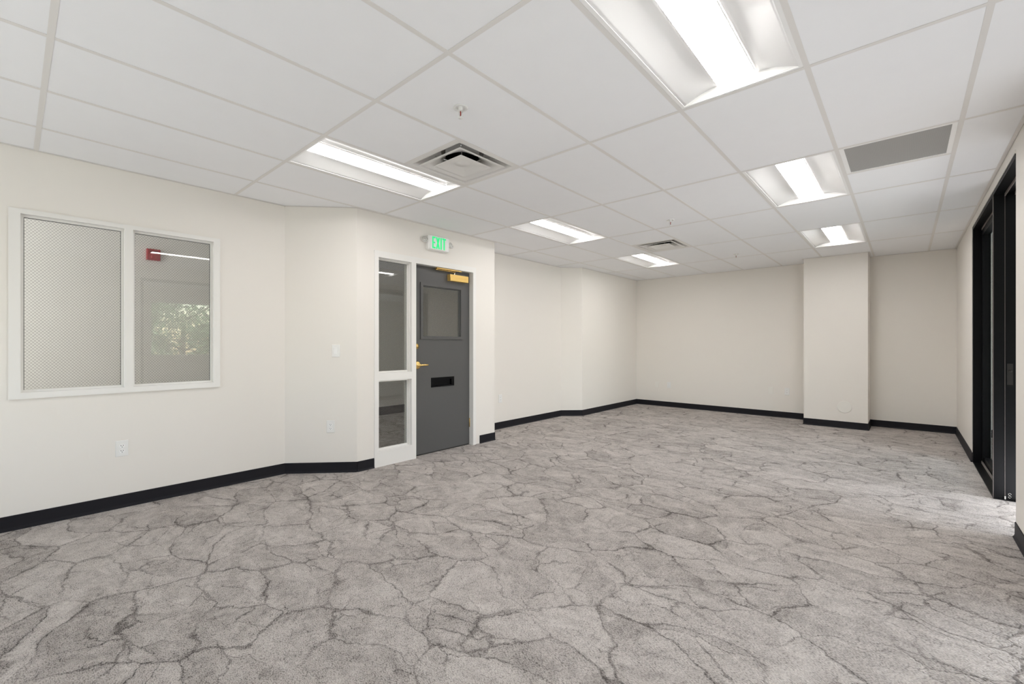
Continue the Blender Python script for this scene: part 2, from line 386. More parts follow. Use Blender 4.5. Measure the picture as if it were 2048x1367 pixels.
# ------------------------------------------------------------------ ceiling: lay-in tiles, tees, wall angle
TX, TY = 0.6096, 1.2192
GX0, GY0 = -4.013, 0.115
xs = [XL] + [GX0 + i*TX for i in range(8)] + [XR]
ys = [YR] + [GY0 + j*TY for j in range(-2, 7)] + [YK]
PIECES = [[(GX0, YR), (XR, YR), (XR, PY), (GX0, PY)], [(GX0, PY), (PX0, PY), (PX0, YK), (GX0, YK)], [(PX1, PY), (XR, PY), (XR, YK), (PX1, YK)],
          [(XL, YR), (GX0, YR), (GX0, YB), (XD, YB), (XL, YA)], [(XL, YC), (GX0, YC), (GX0, YE), (XF, YE), (XL, YD)], [(XF, YE), (GX0, YE), (GX0, YK), (XF, YK)]]
def clip(poly, x0, x1, y0, y1):
    def half(p, f):
        out = []
        for i in range(len(p)):
            a, c = p[i], p[(i+1) % len(p)]; fa, fc = f(a), f(c)
            if fa >= 0: out.append(a)
            if (fa > 0 and fc < 0) or (fa < 0 and fc > 0):
                t = fa/(fa-fc); out.append((a[0]+t*(c[0]-a[0]), a[1]+t*(c[1]-a[1])))
        return out
    for f in (lambda p: p[0]-x0, lambda p: x1-p[0], lambda p: p[1]-y0, lambda p: y1-p[1]):
        poly = half(poly, f)
        if len(poly) < 3: return None
    ar = sum(poly[i][0]*poly[(i+1) % len(poly)][1]-poly[(i+1) % len(poly)][0]*poly[i][1] for i in range(len(poly)))/2
    return poly if ar > 0.004 else None
G = 0.0125         # half a tee plus clearance
def tile(x0, x1, y0, y1):
    mb = MB(); any_ = False
    for pc in PIECES:
        q = clip(pc, x0+G*0.25, x1-G*0.25, y0+G*0.25, y1-G*0.25)
        if q: mb.prism(q, H+0.0022, H+0.016); any_ = True
    if any_: obj('ceiling_tile', mb, M['tile'], ceiling)
light_pos = []
# column index i: xs[i]..xs[i+1]; row index j: ys[j]..ys[j+1]; ys[3] = GY0+TY*0 ...
row_of = {k: k+3 for k in range(-2, 7)}      # row starting at grid line k
lit = {(2, row_of[k]) for k in (1, 3, 5)} | {(6, row_of[k]) for k in (1, 3, 5)}
for i in range(len(xs)-1):
    for j in range(len(ys)-1):
        x0, x1, y0, y1 = xs[i], xs[i+1], ys[j], ys[j+1]
        if (i, j) in lit: light_pos.append(((x0+x1)/2, (y0+y1)/2)); continue
        if (i, j) in ((3, row_of[1]), (3, row_of[4])):         # half a tile beside each air diffuser
            tile(x0, x1, y0, y0+TY/2); continue
        if (i, j) == (7, row_of[3]):                           # half a tile behind the return grille
            tile(x0, x1, y0+TY/2, y1); continue
        tile(x0, x1, y0, y1)
def tee(name, a, c):
    p, q = Vector((*a, H)), Vector((*c, H)); d = q-p; L = d.length
    mb = MB().box((0, -0.012, 0), (L, 0.012, 0.0018)).box((0, -0.0015, 0.0018), (L, 0.0015, 0.035))
    return obj(name, mb, M['tee'], ceiling, p, math.atan2(d.y, d.x))
def left_edge(y): return XL if y < YA else (XD if y < YC else (XL if y < YD else XF))
for y in ys[1:-1]: tee('main_tee', (left_edge(y)+0.002, y), (XR-0.002, y))
for i in range(1, len(xs)-1):
    for j in range(len(ys)-1):
        a, c = ys[j]+0.012, ys[j+1]-0.012
        if i == 5 and j == len(ys)-2: pass
        if PX0 < xs[i] < PX1 and j == len(ys)-2: c = PY-0.002
        tee('cross_tee', (xs[i], max(a, YR+0.002)), (xs[i], min(c, YK-0.002)))
for i, k in ((3, 1), (3, 4), (7, 3)): tee('cross_tee', (xs[i]+0.012, GY0+k*TY+TY/2), (xs[i+1]-0.012, GY0+k*TY+TY/2))
def angle(p, q, wd=0.022):
    p, q = Vector((*p, H-0.001)), Vector((*q, H-0.001)); d = q-p; L = d.length
    mb = MB().box((0, -wd, 0), (L, -0.002, 0.0015)).box((0, -0.004, 0.0015), (L, -0.002, 0.028))
    obj('wall_angle', mb, M['tee'], ceiling, p, math.atan2(d.y, d.x))
for p, q in (((XL, YR), (XL, YA)), ((XL, YA), (XD, YB)), ((XL, YC), (XL, YD)), ((XL, YD), (XF, YE)), ((XF, YE), (XF, YK)), ((XF, YK), (PX0, YK)), ((PX0, YK), (PX0, PY)),
             ((PX0-0.022, PY), (PX1+0.022, PY)), ((PX1, PY), (PX1, YK)), ((PX1, YK), (XR, YK)), ((XR, YK), (XR, YR))): angle(p, q)
angle((XD, YB), (XD, YC+0.02), 0.027)

# ------------------------------------------------------------------ troffers
def make_light(loc, label):
    r = empty('ceiling_light', loc, 0, label=label, category='light', group='recessed ceiling troffers')
    hw, hl = 0.2925, 0.5972
    f = MB()
    for sx in (-1, 1): f.box((sx*hw, -hl, 0.002), (sx*(hw-0.018), hl, 0.0085))
    for sy in (-1, 1): f.box((-hw+0.018, sy*hl, 0.002), (hw-0.018, sy*(hl-0.012), 0.0085))
    obj('frame', f, M['fixture'], r)
    hs = MB().box((-hw, -hl, 0.083), (hw, hl, 0.089))
    for sx in (-1, 1): hs.box((sx*hw, -hl, 0.0085), (sx*(hw-0.003), hl, 0.083))
    for sy in (-1, 1): hs.box((-hw, sy*hl, 0.0085), (hw, sy*(hl-0.003), 0.083))
    obj('housing', hs, M['fixture'], r)
    def prof(side):
        pts = []
        for k in range(13):
            t = k/12; pts.append((side*(hw-0.018-(hw-0.018-0.096)*t), 0.005+0.048*math.sin(math.pi/2*min(1, t*1.02))))
        return pts
    for side in (-1, 1):
        lo = prof(side); ring = lo + [(x, z+0.002) for x, z in reversed(lo)]
        obj('reflector_panel', MB().loft([[(x, y, z) for x, z in ring] for y in (-hl+0.014, hl-0.014)], caps=True, sm=True), M['fixture'], r)
    for sy in (-1, 1):
        obj('end_plate', MB().box((-hw+0.018, sy*(hl-0.012), 0.0085), (hw-0.018, sy*(hl-0.014), 0.075)), M['fixture'], r)
    ln = []
    for k in range(9):
        t = -1+2*k/8; ln.append((0.090*t, 0.042-0.012*(1-t*t)))
    ring = ln + [(0.090, 0.066), (-0.090, 0.066)]
    le = obj('lens', MB().loft([[(x, y, z) for x, z in ring] for y in (-hl+0.016, hl-0.016)], caps=True), M['lens'], r)
    tr = MB()
    for sx in (-1, 1): tr.box((sx*0.0902, -hl+0.016, 0.041), (sx*0.0935, hl-0.016, 0.068))
    obj('lens_trim', tr, M['fixture'], r)
    return r
LAB = {(2, 1): 'recessed ceiling light beside the air diffuser above the grey door', (6, 1): 'largest recessed ceiling light, cut off by the top of the photo',
       (2, 3): 'recessed ceiling light past the exit sign, over the alcove wall', (6, 3): 'recessed ceiling light next to the grey return grille',
       (2, 5): 'smallest recessed ceiling light, just past the far air diffuser', (6, 5): 'recessed ceiling light just in front of the square pillar'}
first = None
for k in (1, 3, 5):
    for i in (6, 2):
        loc = ((xs[i]+xs[i+1])/2, GY0+k*TY+TY/2, H)
        if first is None: first = make_light(loc, LAB[(i, k)])
        else: dup(first, loc, label=LAB[(i, k)])
dup(first, (2.62, 2.05, 2.628), label='recessed ceiling light in the office, mirrored as a thin strip in the wire glass')
dup(first, (-5.75, 5.2, 2.588), label='unseen ceiling light added to brighten the corridor beyond the sidelight')  # added lamp, lifts the wall seen through the sidelight
dup(first, (-5.75, 1.9, 2.588), label='unseen ceiling light added to brighten the corridor beyond the wire glass window')  # added lamp, lifts the wall behind the wire glass
dup(first, (2.4, 4.6, 2.628), label='recessed ceiling light in the office beyond the black sliding door')

# ------------------------------------------------------------------ air diffusers
def sq(h, z, n=8, p=0.0):
    """square ring, 4*n points; p>0 rounds it towards a circle"""
    out = []
    for k in range(4*n):
        a = math.pi/4 + 2*math.pi*k/(4*n); c, s_ = math.cos(a), math.sin(a)
        q = max(abs(c), abs(s_)); x, y = h*c/q, h*s_/q
        out.append((x*(1-p)+h*c*p, y*(1-p)+h*s_*p, z))
    return out
def make_diffuser(loc, label):
    r = empty('air_diffuser', loc, 0, label=label, category='air vent', group='square ceiling air diffusers')
    hw = 0.2925
    fr = MB().loft([sq(hw, 0.004), sq(hw, 0.0015), sq(hw-0.022, 0.0015), sq(hw-0.030, 0.005)])
    obj('frame', fr, M['diffuser'], r)
    oc = [sq(hw-0.030, 0.005), sq(0.248, 0.026, p=0.05), sq(0.222, 0.056, p=0.25), sq(0.190, 0.078, p=0.7), sq(0.160, 0.092, p=1)]
    co = MB().loft(oc, sm=True).loft([[(x*1.012, y*1.012, z+0.003) for x, y, z in q] for q in oc], sm=True)
    obj('outer_cone', co, M['diffuser'], r)
    obj('neck', MB().loft([sq(0.158, 0.092, p=1), sq(0.156, 0.20, p=1), sq(0.02, 0.20, p=1)], sm=True), M['diffuser'], r)
    obj('throat', MB().loft([sq(0.1275, 0.052, p=1), sq(0.127, 0.16, p=1)], 0, sm=True).loft([sq(0.1235, 0.056, p=1), sq(0.123, 0.12, p=1), sq(0.01, 0.12, p=1)], 1), [M['diffuser'], M['throat_shade']], r)  # inner lining and cap blackened as the shade up the throat
    mid = [sq(0.226, -0.001), sq(0.224, -0.005), sq(0.206, -0.001), sq(0.182, 0.012, p=0.12), sq(0.150, 0.032, p=0.5), sq(0.128, 0.048, p=1), sq(0.130, 0.051, p=1), sq(0.154, 0.036, p=0.5), sq(0.187, 0.016, p=0.12), sq(0.209, 0.003)]
    obj('middle_cone', MB().loft(mid + [mid[0]], sm=True), M['diffuser'], r)
    inn = [sq(0.151, -0.007), sq(0.149, -0.011), sq(0.132, -0.008), sq(0.112, 0.001, p=0.15), sq(0.084, 0.010, p=0.7), sq(0.060, 0.014, p=1), sq(0.048, 0.014, p=1), sq(0.046, 0.011, p=1), sq(0.016, 0.011, p=1), sq(0.012, 0.008, p=1), sq(0.001, 0.008, p=1)]
    top = [sq(0.001, 0.020, p=1), sq(0.060, 0.019, p=1), sq(0.087, 0.014, p=0.7), sq(0.115, 0.005, p=0.15), sq(0.135, -0.004)]
    obj('inner_cone', MB().loft(inn + top + [inn[0]], sm=True), M['diffuser'], r)
    for a in range(4):
        ang = math.pi/4 + a*math.pi/2; c_, s_ = math.cos(ang), math.sin(ang)
        obj('strut', MB().tube([(0.080*c_, 0.080*s_, 0.016), (0.112*c_, 0.112*s_, 0.040), (0.155*c_, 0.155*s_, 0.050), (0.205*c_, 0.205*s_, 0.066)], 0.004, 6), M['chrome'], r)
    return r
d1 = make_diffuser(((xs[3]+xs[4])/2, GY0+1*TY+TY*0.75, H), 'large square ceiling air diffuser with nested cones beside a light, near the grey door')
dup(d1, ((xs[3]+xs[4])/2, GY0+4*TY+TY*0.75, H), label='smaller far square ceiling air diffuser with dark slots towards the back wall')
# return grille
r = empty('return_grille', ((xs[7]+xs[8])/2, GY0+3*TY+TY/4, H), 0, label='flat grey perforated return air grille in a white frame in the ceiling', category='air vent')
hx, hy = 0.2925, 0.2925
f = MB()
for sx in (-1, 1): f.box((sx*hx, -hy, 0.001), (sx*(hx-0.026), hy, 0.007))
for sy in (-1, 1): f.box((-hx+0.026, sy*hy, 0.001), (hx-0.026, sy*(hy-0.016), 0.007))
obj('frame', f, M['fixture'], r)
obj('perforated_panel', MB().box((-hx+0.026, -hy+0.016, 0.005), (hx-0.026, hy-0.016, 0.0065)), M['perf'], r)

# ------------------------------------------------------------------ sprinklers
def make_sprinkler(loc, label):
    r = empty('sprinkler_head', loc, 0, label=label, category='sprinkler', group='ceiling sprinkler heads')
    obj('escutcheon', MB().lathe([(0.016, 0.004), (0.024, 0.0035), (0.027, -0.002), (0.040, -0.004), (0.041, -0.001), (0.039, 0.002)], 28), M['plate'], r)
    fr = MB().lathe([(0.008, -0.018), (0.012, -0.016), (0.012, 0.004)], 12)
    for sx in (-1, 1): fr.tube([(sx*0.009, 0, -0.014), (sx*0.015, 0, -0.028), (sx*0.011, 0, -0.044), (0, 0, -0.054)], 0.0028, 6)
    obj('frame_arms', fr, M['plate'], r)
    obj('bulb', MB().lathe([(0.001, -0.049), (0.0035, -0.046), (0.0038, -0.024), (0.001, -0.018)], 10), M['bulb'], r)
    obj('deflector', MB().lathe([(0.003, -0.060), (0.016, -0.058), (0.016, -0.0565), (0.003, -0.054)], 16), M['plate'], r)
    return r
s1 = make_sprinkler((-1.886, 1.690, H), 'nearest white sprinkler head, alone on the ceiling tile above the air diffuser')
dup(s1, (-1.898, 4.725, H), label='middle one of three ceiling sprinkler heads, before the far air diffuser')
dup(s1, (-1.886, 7.164, H), label='farthest tiny ceiling sprinkler head, towards the back wall')

# ------------------------------------------------------------------ wire glass helper
def wire_mesh(y0, y1, z0, z1, x, r=0.0006, px=0.0187, k=1.18):
    mb = MB()
    for sgn in (1, -1):
        lo = min(z0 - sgn*k*y for y in (y0, y1)); hi = max(z1 - sgn*k*y for y in (y0, y1))
        c = math.floor(lo/(px*k))*px*k
        while c < hi:
            pts = []
            ya, yb = sorted(((z0-c)/(sgn*k), (z1-c)/(sgn*k)))
            ya, yb = max(ya, y0), min(yb, y1)
            if yb - ya > 0.002:
                a, b_ = Vector((x, ya, sgn*k*ya+c)), Vector((x, yb, sgn*k*yb+c))
                d = (b_-a).normalized(); nrm = Vector((0, -d.z, d.y))*r; ex = Vector((r, 0, 0))
                vs = [a+nrm, a+ex, a-nrm, a-ex, b_+nrm, b_+ex, b_-nrm, b_-ex]
                mb.add([tuple(v) for v in vs], [(0,1,5,4),(1,2,6,5),(2,3,7,6),(3,0,4,7)])
            c += px*k
    return mb

# ------------------------------------------------------------------ left window (two wire-glass panes)
win = empty('window_1', (XL, 0.6, 0), **ST)
def W_(name, mb, m, parent=None):
    for i, v in enumerate(mb.v): mb.v[i] = (v[0]-XL, v[1]-0.6, v[2])
    return obj(name, mb, m, parent or win)
xf = XL+0.016
cy0, cy1, cz0, cz1 = -0.012, 1.218, 0.883, 2.178
iy0, ym0, ym1, iy1, iz0, iz1 = 0.043, 0.581, 0.632, 1.170, 0.925, 2.146
W_('casing', MB().box((XL-0.0, cy0, cz0), (xf, iy0, cz1)).box((XL, iy1, cz0), (xf, cy1, cz1)).box((XL, iy0, iz1), (xf, iy1, cz1)).box((XL, iy0, cz0), (xf, iy1, iz0)), M['trim'])
W_('mullion', MB().box((XL-T, ym0, iz0), (xf, ym1, iz1)), M['trim'])
jm = MB().box((XL-T, WY0, iz0), (XL, iy0, iz1)).box((XL-T, iy1, iz0), (XL, WY1, iz1)).box((XL-T, WY0, iz1), (XL, WY1, WZ1)).box((XL-T, WY0, WZ0), (XL, WY1, iz0))
W_('jamb_lining', jm, M['trim'])
gx = -4.562
for a, c in ((iy0, ym0), (ym1, iy1)):
    st = MB()
    for x0, x1 in ((gx+0.004, gx+0.020),):
        st.box((x0, a, iz0), (x1, a+0.015, iz1)).box((x0, c-0.015, iz0), (x1, c, iz1)).box((x0, a+0.015, iz1-0.015), (x1, c-0.015, iz1)).box((x0, a+0.015, iz0), (x1, c-0.015, iz0+0.015))
    W_('glazing_stop', st, M['trim'])
    gk = MB(); q = 0.003
    gk.box((gx+0.003, a+0.015, iz0+0.015), (gx+0.006, a+0.015+q, iz1-0.015)).box((gx+0.003, c-0.015-q, iz0+0.015), (gx+0.006, c-0.015, iz1-0.015)).box((gx+0.003, a+0.015, iz1-0.015-q), (gx+0.006, c-0.015, iz1-0.015))
    W_('gasket', gk, M['gasket'])
    pn = W_('pane', MB().box((gx-0.003, a, iz0), (gx+0.003, c, iz1)), M['glass'])
    wm = wire_mesh(a+0.001, c-0.001, iz0+0.001, iz1-0.001, gx)
    W_('wire_mesh', wm, M['wire'], pn)['kind'] = 'stuff'

# ------------------------------------------------------------------ entry: frame, sidelight, grey door
ent = empty('window_2', (XD, 2.7, 0), **ST)
dor = empty('door_1', (XD, 3.4, 0), **ST)
def P_(root, oy, name, mb, m, parent=None, **kw):
    for i, v in enumerate(mb.v): mb.v[i] = (v[0]-XD, v[1]-oy, v[2])
    return obj(name, mb, m, parent or root, **kw)
FX = XD+0.012; FB = XD-T-0.012
S0, S1, D0, D1 = 2.494, 2.899, 2.958, 3.819       # openings: sidelight, door
HT, HB = 2.212, 2.147
E_ = lambda n, mb, m, p=None, **k: P_(ent, 2.7, n, mb, m, p, **k)
D_ = lambda n, mb, m, p=None, **k: P_(dor, 3.4, n, mb, m, p, **k)
E_('jamb', MB().box((FB, 2.447, 0), (FX, S0, HT)), M['trim'])
E_('head', MB().box((FB, S0, HB), (FX, S1, HT)), M['trim'])
E_('mullion', MB().box((FB, S1, 0), (FX, D0, HT)), M['trim'])
E_('middle_rail', MB().box((FB, S0, 0.880), (FX, S1, 0.957)), M['trim'])
E_('bottom_rail', MB().box((FB, S0, 0), (FX, S1, 0.158)), M['trim'])
D_('head', MB().box((FB, D0, HB), (FX, D1, HT)), M['trim'])
D_('jamb', MB().box((FB, D1, 0), (FX, 3.868, HT)), M['trim'])
LX = -4.098                                       # room-side face of the door leaf
ds = MB().box((LX-0.062, D1-0.016, 0), (LX-0.048, D1, HB)).box((LX-0.062, D0, 0), (LX-0.048, D0+0.016, HB)).box((LX-0.062, D0+0.016, HB-0.016), (LX-0.048, D1-0.016, HB))
D_('door_stop', ds, M['trim'])
sgx = -4.112
for z0, z1 in ((0.158, 0.880), (0.957, HB)):
    st = MB(); x0, x1 = sgx+0.004, sgx+0.022; q = 0.017
    st.box((x0, S0, z0), (x1, S0+q, z1)).box((x0, S1-q, z0), (x1, S1, z1)).box((x0, S0+q, z1-q), (x1, S1-q, z1)).box((x0, S0+q, z0), (x1, S1-q, z0+q))
    # inner step of the hollow-metal stop
    st.box((x1, S1-q*0.6, z0), (x1+0.022, S1, z1)).box((x1, S0, z1-q*0.5), (x1+0.022, S1-q*0.6, z1))
    E_('glazing_stop', st, M['trim'])
    gk = MB().box((sgx+0.003, S1-q-0.003, z0+q), (sgx+0.006, S1-q, z1-q)).box((sgx+0.003, S0+q, z1-q-0.003), (sgx+0.006, S1-q, z1-q))
    E_('gasket', gk, M['gasket'])
    pn = E_('pane', MB().box((sgx-0.003, S0, z0), (sgx+0.003, S1, z1)), M['glass'])
    E_('wire_mesh', wire_mesh(S0+0.001, S1-0.001, z0+0.001, z1-0.001, sgx), M['wire'], pn)['kind'] = 'stuff'
# leaf with its vision opening
VY0, VY1, VZ0, VZ1 = 3.092, 3.672, 1.345, 1.925
SL0, SL1, SZa, SZb = 3.232, 3.548, 0.772, 0.853
la, lb = D0+0.003, D1-0.003; lz0, lz1 = 0.012, HB-0.003; lx0 = LX-0.045
lf = MB().box((lx0, la, lz0), (LX, VY0, lz1)).box((lx0, VY1, lz0), (LX, lb, lz1)).box((lx0, VY0, VZ1), (LX, VY1, lz1)).box((lx0, VY0, SZb), (LX, VY1, VZ0)).box((lx0, VY0, lz0), (LX, VY1, SZa)).box((lx0, VY0, SZa), (LX, SL0, SZb)).box((lx0, SL1, SZa), (LX, VY1, SZb))
D_('door_leaf', lf, M['door'])
vf = MB(); o0, o1 = LX, LX+0.012; wv = 0.034
vf.box((o0-0.03, 3.063, 1.314), (o1, 3.063+wv, 1.956)).box((o0-0.03, 3.702-wv, 1.314), (o1, 3.702, 1.956)).box((o0-0.03, 3.063+wv, 1.956-wv), (o1, 3.702-wv, 1.956)).box((o0-0.03, 3.063+wv, 1.314), (o1, 3.702-wv, 1.314+wv))
vf.box((o0-0.03, 3.063+wv, 1.314+wv), (o0-0.004, 3.063+wv+0.010, 1.956-wv)).box((o0-0.03, 3.702-wv-0.010, 1.314+wv), (o0-0.004, 3.702-wv, 1.956-wv)).box((o0-0.03, 3.107, 1.912), (o0-0.004, 3.658, 1.922))
D_('vision_frame', vf, M['door'])
dg = LX-0.028
pn = D_('pane', MB().box((dg-0.003, VY0, VZ0), (dg+0.003, VY1, VZ1)), M['glass'])
D_('wire_mesh', wire_mesh(VY0+0.001, VY1-0.001, VZ0+0.001, VZ1-0.001, dg), M['wire'], pn)['kind'] = 'stuff'
ms = MB()
for a, c, e, g in ((3.217, 3.563, 0.853, 0.868), (3.217, 3.563, 0.757, 0.772), (3.217, SL0, 0.772, 0.853), (SL1, 3.563, 0.772, 0.853)): ms.box((lx0-0.004, a, e), (LX+0.006, c, g))
ms.box((LX-0.03, SL0, SZa), (LX-0.026, SL1, SZb))
msl = D_('mail_slot', ms, M['black'], label='black mail slot')
D_('slot_lip', MB().box((LX-0.026, SL0, SZb-0.012), (LX+0.003, SL1, SZb)).box((LX-0.026, SL1-0.02, SZa), (LX+0.001, SL1, SZb-0.012)), M['black'], msl)
# deadbolt and lever
TX90 = Matrix.Rotation(R(90), 4, 'Y')
def at(x, y, z): return Matrix.Translation((x, y, z)) @ TX90
D_('deadbolt', MB().lathe([(0.031, 0.0), (0.031, 0.006), (0.026, 0.014), (0.014, 0.016), (0.012, 0.022), (0.001, 0.024)], 24, T=at(LX, 3.012, 1.232)), M['brass'], label='brass deadbolt')
lv = MB().lathe([(0.044, 0.0), (0.044, 0.004), (0.040, 0.012), (0.030, 0.016), (0.014, 0.018), (0.013, 0.055), (0.001, 0.058)], 28, T=at(LX, 3.022, 1.020))
lev = D_('lever_rosette', lv, M['brass'], label='brass lever set')
lh = MB().tube([(LX+0.050, 3.016, 1.020), (LX+0.052, 3.05, 1.021), (LX+0.053, 3.09, 1.021), (LX+0.051, 3.130, 1.021), (LX+0.049, 3.142, 1.021)], [0.012, 0.0115, 0.0105, 0.010, 0.006], 10)
D_('lever_handle', lh, M['brass'], lev)
# closer: body, cover lines, arm to the head
cb = MB().box((LX, 3.462, 2.012), (XD-0.002, 3.750, 2.050)).box((LX, 3.460, 2.052), (XD-0.004, 3.752, 2.088)).box((LX, 3.463, 2.050), (XD-0.006, 3.749, 2.052))
clo = D_('door_closer', cb, M['brass2'], label='brass door closer')
D_('spindle', MB().lathe([(0.009, 0), (0.009, 0.02), (0.006, 0.026)], 14, T=Matrix.Translation((-4.068, 3.545, 2.088))), M['chrome'], clo)
ar = MB().box((-4.079, 3.255, 2.118), (-4.057, 3.555, 2.125))
ar.box((-4.050, 3.250, 2.128), (-4.030, 3.628, 2.140))
ar.box((-4.079, 3.2565, 2.125), (-4.040, 3.276, 2.1285))
D_('closer_arm', ar, M['brass'], clo)
D_('gap_shade', MB().box((lx0, la, 0.0005), (LX-0.004, lb, 0.006)), M['gasket'])  # dark strip drawn as the shade in the gap under the leaf
D_('hinge', MB().tube([(LX+0.006, D1-0.002, 0.22), (LX+0.006, D1-0.002, 0.33)], 0.006, 8), M['brass'])

# ------------------------------------------------------------------ exit sign with emergency lamps
r = empty('exit_sign', (XD, 3.25, 2.405), R(90), label='green lit exit sign with two emergency lamps on the wall above the grey door', category='sign')
bd = MB()
pts = []
w2, h2 = 0.155, 0.083
for cx_, cz_, a0 in ((w2-0.02, h2-0.02, 0), (-w2+0.02, h2-0.02, 90), (-w2+0.02, -h2+0.02, 180), (w2-0.02, -h2+0.02, 270)):
    for k in range(5):
        a = R(a0+22.5*k); pts.append((cx_+0.02*math.cos(a), cz_+0.02*math.sin(a)))
rings = [[(x*sx, y, z*sx2) for x, z in pts] for y, sx, sx2 in ((0, 1.0, 1.0), (-0.042, 1.0, 1.0), (-0.052, 0.93, 0.9))]
bd.loft(rings, caps=True)
obj('housing', bd, M['plate'], r)
obj('face_plate', MB().plate(0.262, 0.150, 0.0035, 0.001, T=Matrix.Translation((0.002, -0.052, 0))), M['fixture'], r)
fy0, fy1 = -0.0555, -0.0580
def letter(strokes):
    mb = MB()
    for poly in strokes:
        n = len(poly)
        vs = [(x, fy0, z) for x, z in poly] + [(x, fy1, z) for x, z in poly]
        mb.add(vs, [tuple(range(n)), tuple(reversed(range(n, 2*n)))] + [(i, n+i, n+(i+1) % n, (i+1) % n) for i in range(n)])
    return mb
hh, stw = 0.066, 0.017
rc = lambda x0, z0, x1, z1: [(x0, z0), (x1, z0), (x1, z1), (x0, z1)]
def E(x): return letter([rc(x, -hh, x+stw, hh), rc(x+stw, hh-stw, x+0.045, hh), rc(x+stw, -stw/2, x+0.040, stw/2), rc(x+stw, -hh, x+0.045, -hh+stw)])
def X(x):
    W2 = 0.056; q = 0.020
    return letter([[(x, -hh), (x+q, -hh), (x+W2, hh), (x+W2-q, hh)], [(x+W2-q, -hh), (x+W2, -hh), (x+q, hh), (x, hh)]])
def I(x): return letter([rc(x, -hh, x+0.019, hh)])
def Tt(x): return letter([rc(x, hh-stw, x+0.052, hh), rc(x+0.0165, -hh, x+0.0355, hh-stw)])
for mb in (E(-0.105), X(-0.053), I(0.012), Tt(0.040)): obj('letter', mb, M['green'], r)
for sx in (-1, 1):
    Tm = Matrix.Translation((sx*0.190, -0.030, 0.012 if sx > 0 else 0.02)) @ Matrix.Rotation(R(sx*28), 4, 'Z') @ Matrix.Rotation(R(62), 4, 'X')
    hd = MB().lathe([(0.001, -0.030), (0.020, -0.028), (0.033, -0.010), (0.038, 0.010), (0.038, 0.014), (0.034, 0.014)], 22, T=Tm)
    hd.tube([(sx*0.150, -0.024, 0.0), (sx*0.172, -0.024, 0.004)], 0.010, 10)
    lp = obj('lamp_head', hd, M['plate'], r)
    gl = MB().lathe([(0.001, 0.004), (0.012, 0.002), (0.030, 0.012), (0.034, 0.0145), (0.020, 0.022), (0.001, 0.025)], 20, T=Tm)
    obj('lamp_glass', gl, M['lampglass'], lp)

# ------------------------------------------------------------------ outlets, switch, covers
def make_outlet(loc, rz, label):
    r = empty('wall_outlet', loc, rz, label=label, category='outlet', group='duplex wall outlets')
    obj('plate', MB().plate(0.075, 0.121, 0.006, 0.003), M['plate'], r)
    for sz in (1, -1):
        pts = [(0.0165*math.cos(R(a)), max(-0.0135, min(0.0135, 0.0165*math.sin(R(a))))) for a in range(0, 360, 18)]
        mb = MB().loft([[(x, y, z+sz*0.0195) for x, z in pts] for y in (-0.005, -0.0085)], caps=True)
        rcp = obj('receptacle', mb, M['fixture'], r)
        for x0, x1, z0, z1 in ((-0.0082, -0.0050, -0.0015, 0.0080), (0.0050, 0.0082, -0.0005, 0.0075), (-0.0024, 0.0024, -0.0105, -0.0055)):
            obj('slot', MB().box((x0, -0.0084, z0+sz*0.0195), (x1, -0.0088, z1+sz*0.0195)), M['slot'], rcp)
    obj('screw', MB().lathe([(0.0001, 0), (0.003, 0.0003), (0.003, 0.0012), (0.001, 0.0016)], 10, T=Matrix.Translation((0, -0.0058, 0)) @ Matrix.Rotation(R(90), 4, 'X')), M['fixture'], r)
    return r
o1 = make_outlet((XL, 0.567, 0.455), R(90), 'white duplex outlet low on the wall under the wire glass window')
ang = math.atan2(YB-YA, XD-XL)
def on_angled(k, z): d = Vector((XD-XL, YB-YA, 0)).normalized(); p = Vector((XL, YA, 0))+d*k; return (p.x, p.y, z)
dup(o1, on_angled(0.434, 0.450), ang, label='white duplex outlet on the narrow angled wall, below the light switch')
dup(o1, (XL, 4.833, 0.447), R(90), label='white duplex outlet low in the alcove wall just past the grey door wall')
dup(o1, (-3.552, YK, 0.436), 0, label='white duplex outlet on the back wall nearest the far left corner')
dup(o1, (-1.507, YK, 0.450), 0, label='white duplex outlet on the back wall nearest the square pillar')
r = empty('light_switch', on_angled(0.484, 1.190), ang, label='white rocker light switch on the narrow angled wall beside the sidelight', category='switch')
obj('plate', MB().plate(0.076, 0.121, 0.006, 0.003), M['plate'], r)
Tr = Matrix.Translation((0, -0.0062, 0)) @ Matrix.Rotation(R(5), 4, 'X')
obj('rocker', MB().plate(0.034, 0.068, 0.0055, 0.001, T=Tr), M['fixture'], r)
def make_blank(loc, label):
    r = empty('blank_cover', loc, 0, label=label, category='cover plate', group='blank cover plates on the back wall')
    obj('plate', MB().plate(0.075, 0.121, 0.006, 0.003), M['wallplate'], r)
    for sz in (-1, 1):
        obj('screw', MB().lathe([(0.0001, 0), (0.003, 0.0003), (0.003, 0.0012), (0.001, 0.0016)], 10, T=Matrix.Translation((0, -0.0058, sz*0.042)) @ Matrix.Rotation(R(90), 4, 'X')), M['wallplate'], r)
    return r
M['wallplate'] = paint('painted_plate', (0.87, 0.85, 0.80), 0.35, 0.4)
bl = make_blank((-3.797, YK, 0.431), 'blank cover plate on the back wall nearest the far left corner')
dup(bl, (-1.751, YK, 0.450), label='blank cover plate on the back wall nearest the square pillar')
obj('round_cover', MB().lathe([(0.088, 0.0), (0.088, 0.005), (0.085, 0.0080), (0.001, 0.0086)], 64, T=Matrix.Rotation(R(90), 4, 'X'), sm=False), M['wallplate'], None, (-0.680, PY, 0.316),
    label='round wall-coloured cover plate low on the front of the square pillar', category='cover plate')

